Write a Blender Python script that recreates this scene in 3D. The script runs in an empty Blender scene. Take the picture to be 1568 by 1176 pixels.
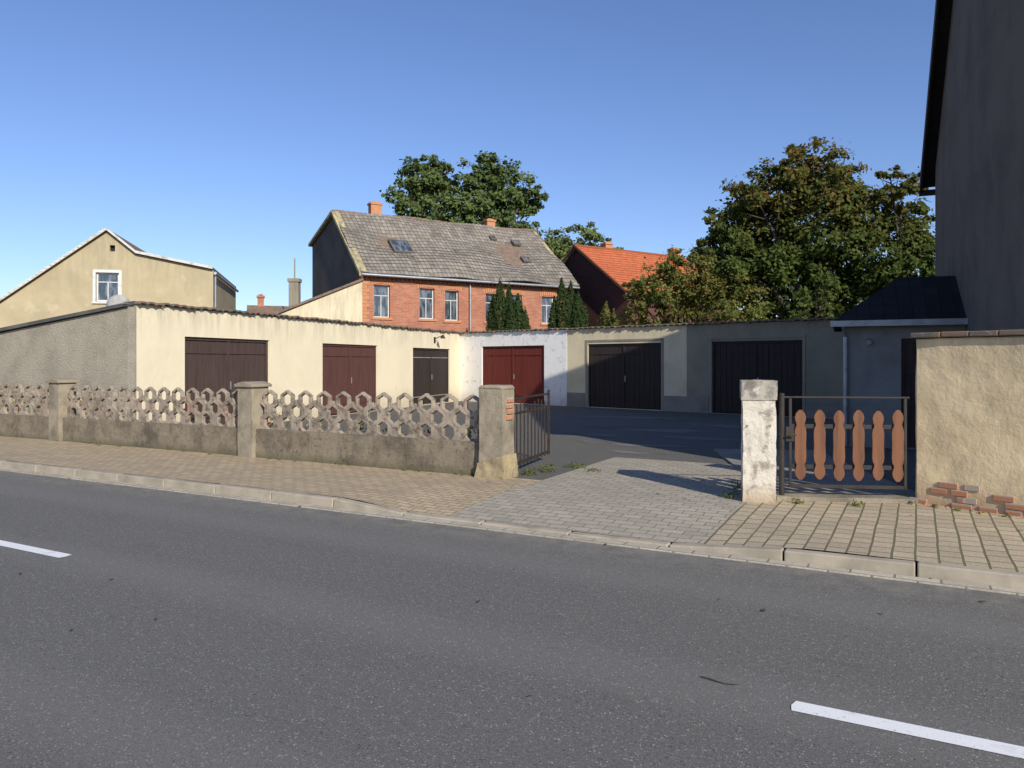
import bpy, bmesh, math, random
import numpy as np
from mathutils import Vector, Matrix, noise as mnoise
random.seed(7); rng=np.random.default_rng(7)
sc=bpy.context.scene
sc.view_settings.view_transform='Standard'; sc.view_settings.look='None'; sc.view_settings.exposure=0

# ------------------------------------------------------------ node helpers
def newmat(name):
    m=bpy.data.materials.new(name); m.use_nodes=True
    nt=m.node_tree; nt.nodes.clear()
    out=nt.nodes.new('ShaderNodeOutputMaterial'); b=nt.nodes.new('ShaderNodeBsdfPrincipled')
    nt.links.new(b.outputs[0],out.inputs[0])
    return m,nt,b,out
def C(c): return (c[0],c[1],c[2],1)
def mixc(nt,fac,a,b,bt='MIX'):
    n=nt.nodes.new('ShaderNodeMix'); n.data_type='RGBA'; n.blend_type=bt
    for val,idx in ((fac,0),(a,6),(b,7)):
        if isinstance(val,bpy.types.NodeSocket): nt.links.new(val,n.inputs[idx])
        else: n.inputs[idx].default_value = val if idx==0 else C(val)
    return n.outputs[2]
def math_n(nt,op,a,b=None,clamp=False):
    n=nt.nodes.new('ShaderNodeMath'); n.operation=op; n.use_clamp=clamp
    for i,v in enumerate((a,b)):
        if v is None: continue
        if isinstance(v,bpy.types.NodeSocket): nt.links.new(v,n.inputs[i])
        else: n.inputs[i].default_value=v
    return n.outputs[0]
def coords(nt,kind='Object',scale=(1,1,1)):
    tc=nt.nodes.new('ShaderNodeTexCoord')
    if scale==(1,1,1): return tc.outputs[kind]
    mp=nt.nodes.new('ShaderNodeMapping'); mp.inputs['Scale'].default_value=scale
    nt.links.new(tc.outputs[kind],mp.inputs[0]); return mp.outputs[0]
def noise(nt,vec,scale,detail=6,rough=.6,dist=0):
    n=nt.nodes.new('ShaderNodeTexNoise'); n.inputs['Scale'].default_value=scale
    n.inputs['Detail'].default_value=detail; n.inputs['Roughness'].default_value=rough; n.inputs['Distortion'].default_value=dist
    nt.links.new(vec,n.inputs['Vector']); return n.outputs['Fac']
def rng_n(nt,val,lo,hi,a=0,b=1):
    n=nt.nodes.new('ShaderNodeMapRange'); n.clamp=True
    nt.links.new(val,n.inputs[0]); n.inputs[1].default_value=lo; n.inputs[2].default_value=hi
    n.inputs[3].default_value=a; n.inputs[4].default_value=b; return n.outputs[0]
def bump_chain(nt,bsdf,items):
    prev=None
    for h,st,dist in items:
        b=nt.nodes.new('ShaderNodeBump'); b.inputs['Strength'].default_value=st; b.inputs['Distance'].default_value=dist
        nt.links.new(h,b.inputs['Height'])
        if prev: nt.links.new(prev,b.inputs['Normal'])
        prev=b.outputs[0]
    if prev: nt.links.new(prev,bsdf.inputs['Normal'])
def layered(nt,col,layers):
    for L in layers:
        c,s,lo,hi=L[:4]; st=L[4] if len(L)>4 else (1,1,1); k=L[5] if len(L)>5 else 1.0
        f=rng_n(nt,noise(nt,coords(nt,'Object',st),s,8,.62,.2),lo,hi,0,k)
        col=mixc(nt,f,col,c)
    return col
def zdirt(nt,col,c,ztop,amp=.5,k=.8):
    tc=nt.nodes.new('ShaderNodeTexCoord'); sp=nt.nodes.new('ShaderNodeSeparateXYZ'); nt.links.new(tc.outputs['Object'],sp.inputs[0])
    nz=noise(nt,tc.outputs['Object'],2.5,6)
    z=math_n(nt,'ADD',sp.outputs[2],math_n(nt,'MULTIPLY',math_n(nt,'SUBTRACT',nz,.5),amp*2))
    f=rng_n(nt,z,0.1,ztop,k,0); return mixc(nt,f,col,c)
def zstreak(nt,col,c,z0,z1,k):
    """rain streaks running down from a wall top (z1) and fading out at z0"""
    tc=nt.nodes.new('ShaderNodeTexCoord'); sp=nt.nodes.new('ShaderNodeSeparateXYZ'); nt.links.new(tc.outputs['Object'],sp.inputs[0])
    st=rng_n(nt,noise(nt,coords(nt,'Object',(1,1,.12)),5,5,.7),.42,.68)
    f=math_n(nt,'MULTIPLY',st,rng_n(nt,sp.outputs[2],z0,z1,0,k)); return mixc(nt,f,col,c)
def surf(name,base,layers=(),rough=.9,bumps=((45,.35,.01),),zd=None,spec=.25,metal=0,zs=None):
    m,nt,b,o=newmat(name); v=coords(nt)
    n=nt.nodes.new('ShaderNodeRGB'); n.outputs[0].default_value=C(base); col=n.outputs[0]
    col=layered(nt,col,layers)
    if zs: col=zstreak(nt,col,*zs)
    if zd: col=zdirt(nt,col,*zd)
    nt.links.new(col,b.inputs['Base Color']); b.inputs['Roughness'].default_value=rough
    b.inputs['Specular IOR Level'].default_value=spec; b.inputs['Metallic'].default_value=metal
    bump_chain(nt,b,[(noise(nt,v,s,6,.65),st,d) for s,st,d in bumps]); return m
def brickmat(name,c1,c2,mort,w,h,mode,msize=.012,layers=(),bias=0,bump=.6,bd=.01,offset=.5,zd=None,rough=.9,warp=0):
    m,nt,b,o=newmat(name)
    tc=nt.nodes.new('ShaderNodeTexCoord'); sp=nt.nodes.new('ShaderNodeSeparateXYZ'); cb=nt.nodes.new('ShaderNodeCombineXYZ')
    nt.links.new(tc.outputs['UV' if mode=='uv' else 'Object'],sp.inputs[0]); X,Y,Z=sp.outputs
    if mode=='wall': nt.links.new(math_n(nt,'ADD',X,Y),cb.inputs[0]); nt.links.new(Z,cb.inputs[1])
    elif mode=='floorT': nt.links.new(Y,cb.inputs[0]); nt.links.new(X,cb.inputs[1])
    else: nt.links.new(X,cb.inputs[0]); nt.links.new(Y,cb.inputs[1])
    vec=cb.outputs[0]
    if warp:
        nn=nt.nodes.new('ShaderNodeTexNoise'); nn.inputs['Scale'].default_value=1.3; nt.links.new(tc.outputs['Object'],nn.inputs['Vector'])
        va=nt.nodes.new('ShaderNodeVectorMath'); va.operation='SCALE'; va.inputs['Scale'].default_value=warp; nt.links.new(nn.outputs['Color'],va.inputs[0])
        vb=nt.nodes.new('ShaderNodeVectorMath'); vb.operation='ADD'; nt.links.new(vec,vb.inputs[0]); nt.links.new(va.outputs[0],vb.inputs[1]); vec=vb.outputs[0]
    bt=nt.nodes.new('ShaderNodeTexBrick'); nt.links.new(vec,bt.inputs['Vector'])
    bt.offset=offset; bt.inputs['Scale'].default_value=1; bt.inputs['Brick Width'].default_value=w; bt.inputs['Row Height'].default_value=h
    bt.inputs['Mortar Size'].default_value=msize; bt.inputs['Mortar Smooth'].default_value=.3; bt.inputs['Bias'].default_value=bias
    bt.inputs['Color1'].default_value=C(c1); bt.inputs['Color2'].default_value=C(c2); bt.inputs['Mortar'].default_value=C(mort)
    col=layered(nt,bt.outputs['Color'],layers)
    if mode.startswith('floor'): # grit
        col=mixc(nt,rng_n(nt,noise(nt,tc.outputs['Object'],45,4,.75),.38,.62,.45,0),col,[c*.45 for c in c2])
    if zd: col=zdirt(nt,col,*zd)
    nt.links.new(col,b.inputs['Base Color']); b.inputs['Roughness'].default_value=rough; b.inputs['Specular IOR Level'].default_value=.2
    inv=math_n(nt,'SUBTRACT',1.0,bt.outputs['Fac'])
    bump_chain(nt,b,[(inv,bump,bd),(noise(nt,tc.outputs['Object'],60,5),.3,.006)]); return m

# ------------------------------------------------------------ mesh helpers
class MB:
    def __init__(s): s.v=[];s.f=[];s.m=[]
    def add(s,vs,fs,m=0):
        o=len(s.v); s.v+= [tuple(v) for v in vs]
        for f in fs: s.f.append(tuple(i+o for i in f)); s.m.append(m)
    def box(s,x0,x1,y0,y1,z0,z1,m=0):
        s.add([(x0,y0,z0),(x1,y0,z0),(x1,y1,z0),(x0,y1,z0),(x0,y0,z1),(x1,y0,z1),(x1,y1,z1),(x0,y1,z1)],
              [(3,2,1,0),(4,5,6,7),(0,1,5,4),(1,2,6,5),(2,3,7,6),(3,0,4,7)],m)
    def hexa(s,bot,top,m=0):
        s.add(list(bot)+list(top),[(3,2,1,0),(4,5,6,7),(0,1,5,4),(1,2,6,5),(2,3,7,6),(3,0,4,7)],m)
    def prism(s,pts,a,b,axis='y',m=0):
        n=len(pts)
        def mk(p,t): return {'y':(p[0],t,p[1]),'x':(t,p[0],p[1]),'z':(p[0],p[1],t)}[axis]
        vs=[mk(p,a) for p in pts]+[mk(p,b) for p in pts]
        s.add(vs,[tuple(range(n))[::-1],tuple(range(n,2*n))]+[(i,(i+1)%n,n+(i+1)%n,n+i) for i in range(n)],m)
    def tube(s,p0,p1,r0,r1=None,n=8,m=0):
        r1=r0 if r1 is None else r1; p0=Vector(p0);p1=Vector(p1); d=(p1-p0).normalized()
        a=d.orthogonal().normalized(); b=d.cross(a); vs=[]
        for p,r in ((p0,r0),(p1,r1)):
            for i in range(n):
                t=2*math.pi*i/n; vs.append(p+a*math.cos(t)*r+b*math.sin(t)*r)
        s.add(vs,[(i,(i+1)%n,n+(i+1)%n,n+i) for i in range(n)]+[tuple(range(n))[::-1],tuple(range(n,2*n))],m)
    def build(s,name,mats,parent=None,bevel=0,loc=(0,0,0),rz=0,smooth=False,rough=None,recalc=True):
        me=bpy.data.meshes.new(name); me.from_pydata(s.v,[],s.f)
        for m in mats: me.materials.append(m)
        me.polygons.foreach_set('material_index',s.m)
        if smooth: me.polygons.foreach_set('use_smooth',[True]*len(s.f))
        if recalc:
            bm=bmesh.new(); bm.from_mesh(me); bmesh.ops.recalc_face_normals(bm,faces=bm.faces); bm.to_mesh(me); bm.free()
        ob=bpy.data.objects.new(name,me); sc.collection.objects.link(ob)
        ob.location=loc; ob.rotation_euler=(0,0,rz)
        if parent: ob.parent=parent
        if bevel:
            b=ob.modifiers.new('bv','BEVEL'); b.width=bevel; b.segments=2; b.limit_method='ANGLE'
        if rough:
            lv,size,amp=rough
            sb=ob.modifiers.new('sub','SUBSURF'); sb.subdivision_type='SIMPLE'; sb.levels=lv; sb.render_levels=lv
            t=bpy.data.textures.new(name+'_tx','CLOUDS'); t.noise_scale=size; t.noise_depth=3
            d=ob.modifiers.new('dis','DISPLACE'); d.texture=t; d.texture_coords='GLOBAL'; d.strength=amp; d.mid_level=.5
        return ob
def group(name,loc=(0,0,0),rz=0):
    e=bpy.data.objects.new(name,None); sc.collection.objects.link(e); e.location=loc; e.rotation_euler=(0,0,rz); e.empty_display_size=.3; return e
def wall(mb,x0,x1,topf,ops,y0,y1,z0=0,m=0,breaks=()):
    xs=sorted(set([x0,x1]+[o[0] for o in ops]+[o[1] for o in ops]+[b for b in breaks if x0<b<x1]))
    for a,b in zip(xs[:-1],xs[1:]):
        mid=(a+b)/2; cur=z0
        for o in sorted([o for o in ops if o[0]<mid<o[1]],key=lambda o:o[2]):
            if o[2]>cur: mb.prism([(a,cur),(b,cur),(b,o[2]),(a,o[2])],y0,y1,'y',m)
            cur=o[3]
        mb.prism([(a,cur),(b,cur),(b,topf(b)),(a,topf(a))],y0,y1,'y',m)
def window(mb,x0,x1,z0,z1,y,fr,gl,w=.06,mull=True):
    mb.box(x0,x1,y,y+.05,z0,z0+w,fr); mb.box(x0,x1,y,y+.05,z1-w,z1,fr)
    mb.box(x0,x0+w,y,y+.05,z0+w,z1-w,fr); mb.box(x1-w,x1,y,y+.05,z0+w,z1-w,fr)
    if mull:
        c=(x0+x1)/2; zt=z0+(z1-z0)*.68
        mb.box(x0+w,x1-w,y+.003,y+.047,zt-.02,zt+.02,fr); mb.box(c-.02,c+.02,y+.006,y+.044,z0+w,zt-.02,fr)
    mb.box(x0+w,x1-w,y+.02,y+.03,z0+w,z1-w,gl)
def tiled_slope(name,p0,along,up,L,W,mats,parent,row=.33,col=.24,amp=.025,step=.02,sag=0.04,seed=1,ragged=True):
    """overlapping rows of pantiles as geometry, with UV in metres"""
    p0=Vector(p0); along=Vector(along).normalized(); up=Vector(up).normalized(); nrm=along.cross(up).normalized()
    nr=max(1,int(round(W/row))); row=W/nr; nc=int(L/col*4)+1
    vs=[];fs=[];uvs=[]
    for r in range(nr):
        base=len(vs)
        for k in range(3):
            if k==0: v=r*row; off=step*.1-.01
            elif k==1: v=r*row; off=step+.012
            else: v=(r+1)*row+.02; off=.0
            for i in range(nc+1):
                u=L*i/nc; wv=amp*abs(math.sin(math.pi*u/col))
                tj=(mnoise.noise(Vector((int(u/col)*3.1,r*7.7,seed)))*.022) if ragged else 0
                sg=sag*mnoise.noise(Vector((u*.35,v*.4,seed*2.2)))
                vv=v+(tj if k!=2 else 0)
                vs.append(p0+along*u+up*vv+nrm*(off+wv*(1 if k else .6)+sg+tj*.7)); uvs.append((u,v+ (0.01 if k<2 else -.03)))
        for k in range(2):
            for i in range(nc):
                a=base+k*(nc+1)+i; fs.append((a,a+1,a+nc+2,a+nc+1))
    me=bpy.data.meshes.new(name); me.from_pydata([tuple(v) for v in vs],[],fs)
    for m in mats: me.materials.append(m)
    ul=me.uv_layers.new(name='UVMap')
    li=np.empty(len(me.loops),dtype=np.int32); me.loops.foreach_get('vertex_index',li)
    ul.data.foreach_set('uv',np.array(uvs,dtype=np.float32)[li].ravel())
    ob=bpy.data.objects.new(name,me); sc.collection.objects.link(ob); ob.parent=parent; return ob

# ------------------------------------------------------------ road frame (x = along street, y = away from camera)
RZ=math.atan2(-.475,.880); D=Vector((.880,-.475,0)); N=Vector((.475,.880,0))
def W(s,n,z=0): return D*s+N*n+Vector((0,0,z))

# ------------------------------------------------------------ materials
def asphalt(name,base,light,dark,tyre=True):
    m,nt,b,o=newmat(name); v=coords(nt)
    g1=noise(nt,v,120,3,.8); g2=noise(nt,v,48,4,.75)
    col=mixc(nt,rng_n(nt,g1,.42,.6),dark,light)
    col=mixc(nt,rng_n(nt,g2,.42,.62,.55,0),col,[c*.8 for c in dark])
    big=rng_n(nt,noise(nt,coords(nt,'Object',(.35,1,1)),.9,6,.65),.3,.75)
    col=mixc(nt,math_n(nt,'MULTIPLY',big,.35),col,base)
    vo=nt.nodes.new('ShaderNodeTexVoronoi'); vo.inputs['Scale'].default_value=60; nt.links.new(v,vo.inputs['Vector'])
    sp=rng_n(nt,vo.outputs['Distance'],.2,.3,1,0)
    spm=math_n(nt,'MULTIPLY',sp,rng_n(nt,noise(nt,v,22,3),.46,.58,0,.8))
    col=mixc(nt,spm,col,[c*1.8 for c in light])
    vo2=nt.nodes.new('ShaderNodeTexVoronoi'); vo2.inputs['Scale'].default_value=44; nt.links.new(v,vo2.inputs['Vector'])
    col=mixc(nt,math_n(nt,'MULTIPLY',rng_n(nt,vo2.outputs['Distance'],.18,.28,.85,0),rng_n(nt,noise(nt,v,16,3),.48,.58)),col,[c*.45 for c in dark])
    if tyre:
        sx=nt.nodes.new('ShaderNodeSeparateXYZ'); nt.links.new(v,sx.inputs[0])
        w=math_n(nt,'SINE',math_n(nt,'MULTIPLY',sx.outputs[1],3.6))
        col=mixc(nt,rng_n(nt,w,.2,1,0,.14),col,[c*1.2 for c in light])
        col=mixc(nt,math_n(nt,'MULTIPLY',rng_n(nt,sx.outputs[1],5.9,6.55),rng_n(nt,noise(nt,v,5,6),.35,.7,0,.6)),col,(.33,.29,.22))
    st=rng_n(nt,noise(nt,coords(nt,'Object',(.5,2,1)),1.7,6,.7),.60,.74,0,.35); col=mixc(nt,st,col,[c*.7 for c in dark])
    nt.links.new(col,b.inputs['Base Color']); b.inputs['Roughness'].default_value=.9; b.inputs['Specular IOR Level'].default_value=.2
    bump_chain(nt,b,[(g1,.8,.008),(noise(nt,v,2,3),.2,.01)]); return m
M_road=asphalt('road_asphalt',(.175,.167,.15),(.265,.252,.225),(.11,.105,.095))
M_yard=asphalt('yard_asphalt',(.15,.14,.12),(.21,.196,.168),(.10,.095,.082),False)
M_yardp=asphalt('yard_patch',(.225,.21,.18),(.28,.262,.228),(.165,.155,.133),False)
M_paint=surf('road_paint',(.80,.79,.76),[((.20,.19,.18),60,.62,.7),((.5,.49,.46),9,.55,.75,(1,1,1),.6),((.2,.19,.175),14,.66,.72,(1,1,1),.8)],.7,((120,.4,.004),))
M_ground=surf('ground_soil_grass',(.07,.09,.03),[((.12,.1,.06),.6,.45,.6)],.95,((8,.5,.05),))
M_pavL=brickmat('paver_tan',(.58,.45,.285),(.44,.345,.225),(.2,.155,.1),.2,.1,'floor',.008,[((.36,.285,.19),1.1,.5,.75,(1,1,1),.6),((.2,.185,.10),6,.66,.75,(1,1,1),.5),((.64,.54,.39),3,.6,.72,(1,1,1),.4)],warp=.03)
M_pavR=brickmat('paver_square',(.56,.46,.31),(.44,.36,.25),(.14,.135,.065),.21,.17,'floorT',.011,[((.33,.275,.19),1.3,.5,.75,(1,1,1),.5),((.2,.195,.085),5,.62,.75,(1,1,1),.5)],warp=.03)
M_pavD=brickmat('paver_grey',(.49,.43,.33),(.385,.34,.265),(.205,.182,.14),.22,.13,'floor',.008,[((.31,.272,.215),.9,.48,.72,(1,1,1),.5),((.55,.49,.38),3,.6,.75,(1,1,1),.4),((.22,.2,.155),9,.62,.72,(1,1,1),.4)],warp=.03)
M_kerb=surf('kerb_concrete',(.42,.36,.27),[((.27,.235,.18),3,.4,.7),((.54,.47,.36),12,.6,.75,(1,1,1),.5)],.9,((70,.5,.006),))
M_gutter=brickmat('gutter_setts',(.58,.515,.40),(.47,.415,.32),(.22,.19,.15),.32,.3,'floor',.01,[((.32,.28,.22),2.2,.45,.7,(1,1,1),.7)])
M_conc=surf('old_concrete',(.33,.28,.20),[((.17,.147,.108),2.2,.42,.68),((.43,.37,.28),7,.58,.75,(1,1,1),.6),((.085,.075,.055),14,.6,.72,(1,1,1),.7),((.36,.22,.07),5,.64,.74,(1,1,1),.7)],.95,((60,.6,.012),(14,.4,.03)))
M_lat=surf('lattice_concrete',(.38,.315,.24),[((.21,.17,.13),3.2,.42,.68),((.09,.072,.054),13,.5,.64,(1,1,1),.85),((.40,.23,.17),2.2,.55,.68,(1,1,1),.45)],.95,((80,.6,.008),))
M_plinth=surf('plinth_render',(.26,.213,.15),[((.12,.1,.072),2.5,.42,.64,(1,1,.7),.95),((.33,.27,.19),5,.56,.74,(1,1,.6),.8),((.30,.21,.085),9,.66,.76,(1,1,1),.5),((.48,.43,.34),11,.66,.73,(1,1,1),.7),((.065,.057,.042),18,.56,.68,(1,1,1),.75)],.95,((60,.8,.015),(12,.5,.03)),zd=((.12,.11,.055),.22,.08,.7))
M_post=surf('whitewashed_render',(.64,.58,.475),[((.34,.29,.23),5,.52,.62),((.2,.17,.135),9,.6,.68),((.40,.265,.13),3,.66,.74,(1,1,1),.6)],.95,((60,.5,.01),(9,.7,.03)),zd=((.34,.23,.115),.35,.12,.7))
M_postbrick=brickmat('exposed_brick',(.5,.2,.09),(.42,.2,.12),(.4,.34,.26),.24,.075,'wall')
M_cream=surf('cream_render',(.80,.70,.49),[((.70,.61,.42),.7,.45,.7,(1,1,1),.7),((.57,.50,.37),4,.6,.78,(1,1,.25),.45),((.60,.48,.31),9,.66,.75,(1,1,1),.45)],.95,((35,.45,.012),(5,.3,.03)),zd=((.40,.335,.24),.8,.3,.55),zs=((.36,.31,.225),2.1,2.95,.7))
M_grey=surf('grey_roughcast',(.45,.395,.30),[((.34,.297,.225),1.4,.42,.68),((.51,.45,.345),6,.55,.72,(1,1,1),.5)],.97,((26,.9,.04),(70,.7,.018)))
M_white=surf('white_distemper',(.84,.82,.78),[((.60,.58,.54),3,.56,.66),((.42,.37,.29),8,.60,.68,(1,1,1),.8)],.95,((30,.5,.012),),zd=((.45,.41,.36),.6,.3,.5),zs=((.42,.37,.28),2.4,2.95,.5))
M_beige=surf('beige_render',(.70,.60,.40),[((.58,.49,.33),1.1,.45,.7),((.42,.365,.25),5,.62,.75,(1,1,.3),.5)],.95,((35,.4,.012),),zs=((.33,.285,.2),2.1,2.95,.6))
M_beigeS=surf('shade_toned_beige_render',(.30,.265,.195),[((.22,.195,.145),1.1,.45,.7),((.36,.32,.235),5,.62,.75,(1,1,.3),.5)],.95,((35,.4,.012),),zs=((.17,.15,.11),2.1,2.95,.6))  # darker copy of beige_render with shade put into the colour; chimney reuses this tone
M_base=surf('plinth_cement',(.28,.255,.21),[((.19,.175,.15),2,.45,.7)],.95,((35,.4,.012),))
M_tan=surf('tan_render',(.48,.395,.245),[((.38,.312,.19),.5,.42,.68),((.57,.49,.325),1.3,.58,.7,(1,1,1),.6),((.3,.26,.175),3,.6,.75,(1,1,.3),.5)],.95,((30,.4,.02),),zs=((.25,.215,.145),4,7,.55))
M_darkr=surf('dark_grey_render',(.18,.154,.128),[((.125,.107,.09),.8,.42,.68),((.215,.185,.155),4,.55,.72,(1,1,.4),.5)],.97,((30,.8,.03),))
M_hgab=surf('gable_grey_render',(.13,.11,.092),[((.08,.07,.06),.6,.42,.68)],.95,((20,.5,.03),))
M_wallR=surf('yellow_render',(.76,.60,.36),[((.61,.48,.285),1.6,.45,.66),((.42,.345,.235),4,.6,.74,(1,1,.5),.6),((.80,.69,.48),7,.6,.72,(1,1,1),.5)],.95,((28,.5,.012),(5,.3,.03)),zd=((.42,.25,.16),.4,.2,.75),zs=((.36,.29,.195),1.4,1.98,.65))
M_leanto=surf('pale_render',(.34,.325,.30),[((.24,.23,.21),1.5,.45,.7)],.95,((35,.4,.012),))
M_brick=brickmat('red_brick',(.50,.185,.10),(.35,.125,.075),(.40,.285,.2),.25,.083,'wall',.01,[((.26,.105,.075),.8,.45,.7,(1,1,1),.6),((.56,.25,.14),2,.6,.74,(1,1,1),.5)])
M_brickO=brickmat('orange_brick',(.60,.24,.105),(.50,.19,.085),(.42,.28,.18),.12,.083,'wall',.01)
M_brickD=brickmat('dark_brick',(.15,.048,.035),(.10,.04,.031),(.115,.09,.08),.25,.083,'wall',.01,[((.07,.04,.035),1,.45,.7,(1,1,1),.6)])
M_tile=brickmat('grey_clay_tiles',(.32,.28,.23),(.20,.175,.145),(.085,.075,.06),.24,.33,'uv',.014,[((.125,.11,.09),.55,.5,.68,(1,1,1),.7),((.40,.35,.22),1.5,.58,.72,(1,1,1),.5),((.37,.215,.125),.7,.60,.74,(1,1,1),.55)],offset=0,bump=.3)
M_tileR=brickmat('red_clay_tiles',(.60,.175,.07),(.49,.13,.055),(.26,.08,.038),.24,.33,'uv',.014,[((.42,.12,.06),.6,.5,.7,(1,1,1),.6)],offset=0,bump=.3)
M_tileB=brickmat('black_slate_tiles',(.035,.034,.035),(.022,.021,.021),(.012,.012,.012),.24,.3,'floor',.01,offset=0,bump=.3,rough=.8)
M_tilecap=surf('weathered_tile',(.24,.15,.10),[((.13,.12,.10),3,.42,.62),((.36,.32,.26),8,.6,.72,(1,1,1),.7)],.9)
M_lichen=surf('lichen_mortar',(.46,.39,.20),[((.25,.21,.14),3,.42,.62)],.95)
M_tar=surf('tar_felt',(.09,.088,.085),[((.15,.14,.13),1,.45,.65)],.9)
def wood(name,c,dark,rough=.7):
    return surf(name,c,[(dark,2.2,.42,.68,(6,6,.5),.9),([x*1.6 for x in c],9,.62,.75,(6,6,.3),.4)],rough,((60,.35,.006),))
M_brown=wood('brown_boards',(.085,.055,.046),(.05,.034,.029))
M_brown2=wood('dark_boards',(.042,.031,.026),(.026,.02,.017))
M_redw=wood('red_boards',(.16,.03,.022),(.09,.021,.016))
M_maroon=wood('maroon_boards',(.115,.05,.04),(.075,.035,.028))
M_picket=wood('orange_brown_picket',(.19,.082,.040),(.11,.05,.028),.6)
M_iron=surf('rusty_iron',(.04,.032,.027),[((.075,.045,.03),8,.5,.65)],.65,((60,.3,.004),),metal=.1)
M_ironG=surf('dark_steel',(.045,.039,.034),[((.028,.022,.018),5,.5,.65)],.6,((60,.2,.003),),metal=.2)
M_zinc=surf('zinc',(.42,.43,.44),[((.3,.31,.32),3,.45,.65)],.45,metal=.6)
M_dish=surf('dish_paint',(.42,.41,.39),[((.3,.29,.27),3,.45,.65)],.6)
M_black=surf('black_void',(.02,.02,.022),[],.8)
M_frame=surf('window_frame_white',(.62,.62,.59),[((.48,.48,.45),5,.5,.7)],.5)
M_trimw=surf('verge_white',(.60,.57,.49),[((.33,.30,.25),4,.5,.7)],.8)
m,nt,b,o=newmat('window_glass'); b.inputs['Roughness'].default_value=.08; b.inputs['Specular IOR Level'].default_value=.9; M_glass=m
nt.links.new(mixc(nt,rng_n(nt,noise(nt,coords(nt,'Object',(3,1,1)),1.6,4),.45,.6),(.04,.055,.07),(.16,.18,.20)),b.inputs['Base Color'])
m,nt,b,o=newmat('dark_glass'); b.inputs['Base Color'].default_value=(.02,.025,.03,1); b.inputs['Roughness'].default_value=.08; M_dglass=m
M_bark=surf('bark',(.10,.08,.06),[((.05,.04,.03),8,.45,.65,(1,1,.3))],.95,((20,.8,.03),))
def leafmat(name,c1,c2,c3=None,zt=None,k=.5,tr_=.40):
    m=bpy.data.materials.new(name); m.use_nodes=True; nt=m.node_tree; nt.nodes.clear()
    out=nt.nodes.new('ShaderNodeOutputMaterial'); g=nt.nodes.new('ShaderNodeNewGeometry'); v=coords(nt)
    col=mixc(nt,g.outputs['Random Per Island'],c1,c2)
    col=mixc(nt,rng_n(nt,noise(nt,v,.9,3),.35,.65,0,.5),col,[x*.7 for x in c1])
    if c3:
        f=rng_n(nt,noise(nt,v,.55,4),.5,.62,0,k)
        if zt:
            sp=nt.nodes.new('ShaderNodeSeparateXYZ'); nt.links.new(v,sp.inputs[0])
            f=math_n(nt,'MULTIPLY',rng_n(nt,noise(nt,v,.8,4),.35,.6,0.1,1),rng_n(nt,sp.outputs[2],zt[0],zt[1],0,k))
        rr=math_n(nt,'GREATER_THAN',math_n(nt,'FRACT',math_n(nt,'MULTIPLY',g.outputs['Random Per Island'],17.3)),.35)
        col=mixc(nt,math_n(nt,'MULTIPLY',f,rr),col,c3)
    di=nt.nodes.new('ShaderNodeBsdfDiffuse'); tr=nt.nodes.new('ShaderNodeBsdfTranslucent'); mx=nt.nodes.new('ShaderNodeMixShader'); mx.inputs[0].default_value=tr_
    nt.links.new(col,di.inputs[0]); nt.links.new(mixc(nt,.4,col,(.15,.19,.03)),tr.inputs[0])
    nt.links.new(di.outputs[0],mx.inputs[1]); nt.links.new(tr.outputs[0],mx.inputs[2]); nt.links.new(mx.outputs[0],out.inputs[0]); return m
M_leafC=leafmat('chestnut_leaves',(.085,.12,.032),(.14,.17,.05),(.28,.155,.055),(6.0,9.6),.9)
M_leafD=leafmat('poplar_leaves',(.14,.2,.068),(.215,.26,.10))
M_leafL=leafmat('light_leaves',(.20,.25,.09),(.26,.30,.12))
M_leafO=leafmat('olive_leaves',(.16,.185,.05),(.25,.24,.07),(.32,.2,.07),None,.6)
M_leafT=leafmat('thuja_leaves',(.045,.075,.028),(.078,.11,.04))
M_weed=leafmat('weed_leaves',(.12,.16,.04),(.2,.21,.07),(.28,.24,.1),None,.5)
M_flR=surf('red_petals',(.6,.06,.04),[],.7); M_flY=surf('yellow_petals',(.75,.5,.04),[],.7)
M_litter=surf('fallen_leaf',(.16,.09,.04),[((.07,.05,.03),3,.4,.6)],.9)

# ------------------------------------------------------------ ground, road, pavements
mb=MB(); mb.add([(-900,-900,0),(900,-900,0),(900,900,0),(-900,900,0)],[(0,1,2,3)]); mb.build('ground',[M_ground],loc=(0,0,-.05))
mb=MB(); mb.box(-150,150,1.25,6.58,-.04,0); mb.build('road',[M_road],rz=RZ)
mb=MB()
for k in range(-12,13):
    a=-.55+9*k; n0=3.93
    pts=[(a+.01,n0-.06),(a+2.99,n0-.06),(a+3.0,n0),(a+2.98,n0+.06),(a+.015,n0+.06),(a,n0)]
    mb.add([(x,y,.004) for x,y in pts],[tuple(range(6))])
mb.build('road_centre_line',[M_paint],rz=RZ,recalc=False)
def kz(s):
    def sm(a,b,t): t=min(1,max(0,(t-a)/(b-a))); return t*t*(3-2*t)
    return .03+.08*(1-sm(-6.0,-4.9,s))+.08*sm(-2.0,-.7,s)
def pz(s,n):
    t=min(1,max(0,(n-6.83)/1.3)); return kz(s)*(1-t)+.1*t+ .007*mnoise.noise(Vector((s*.6,n*.6,0)))
mb=MB(); mb.box(-60,60,6.584,6.72,-.04,.012); mb.build('gutter',[M_gutter],rz=RZ,bevel=.004)
mb=MB(); s=-60; R=random.Random(8)
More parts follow.
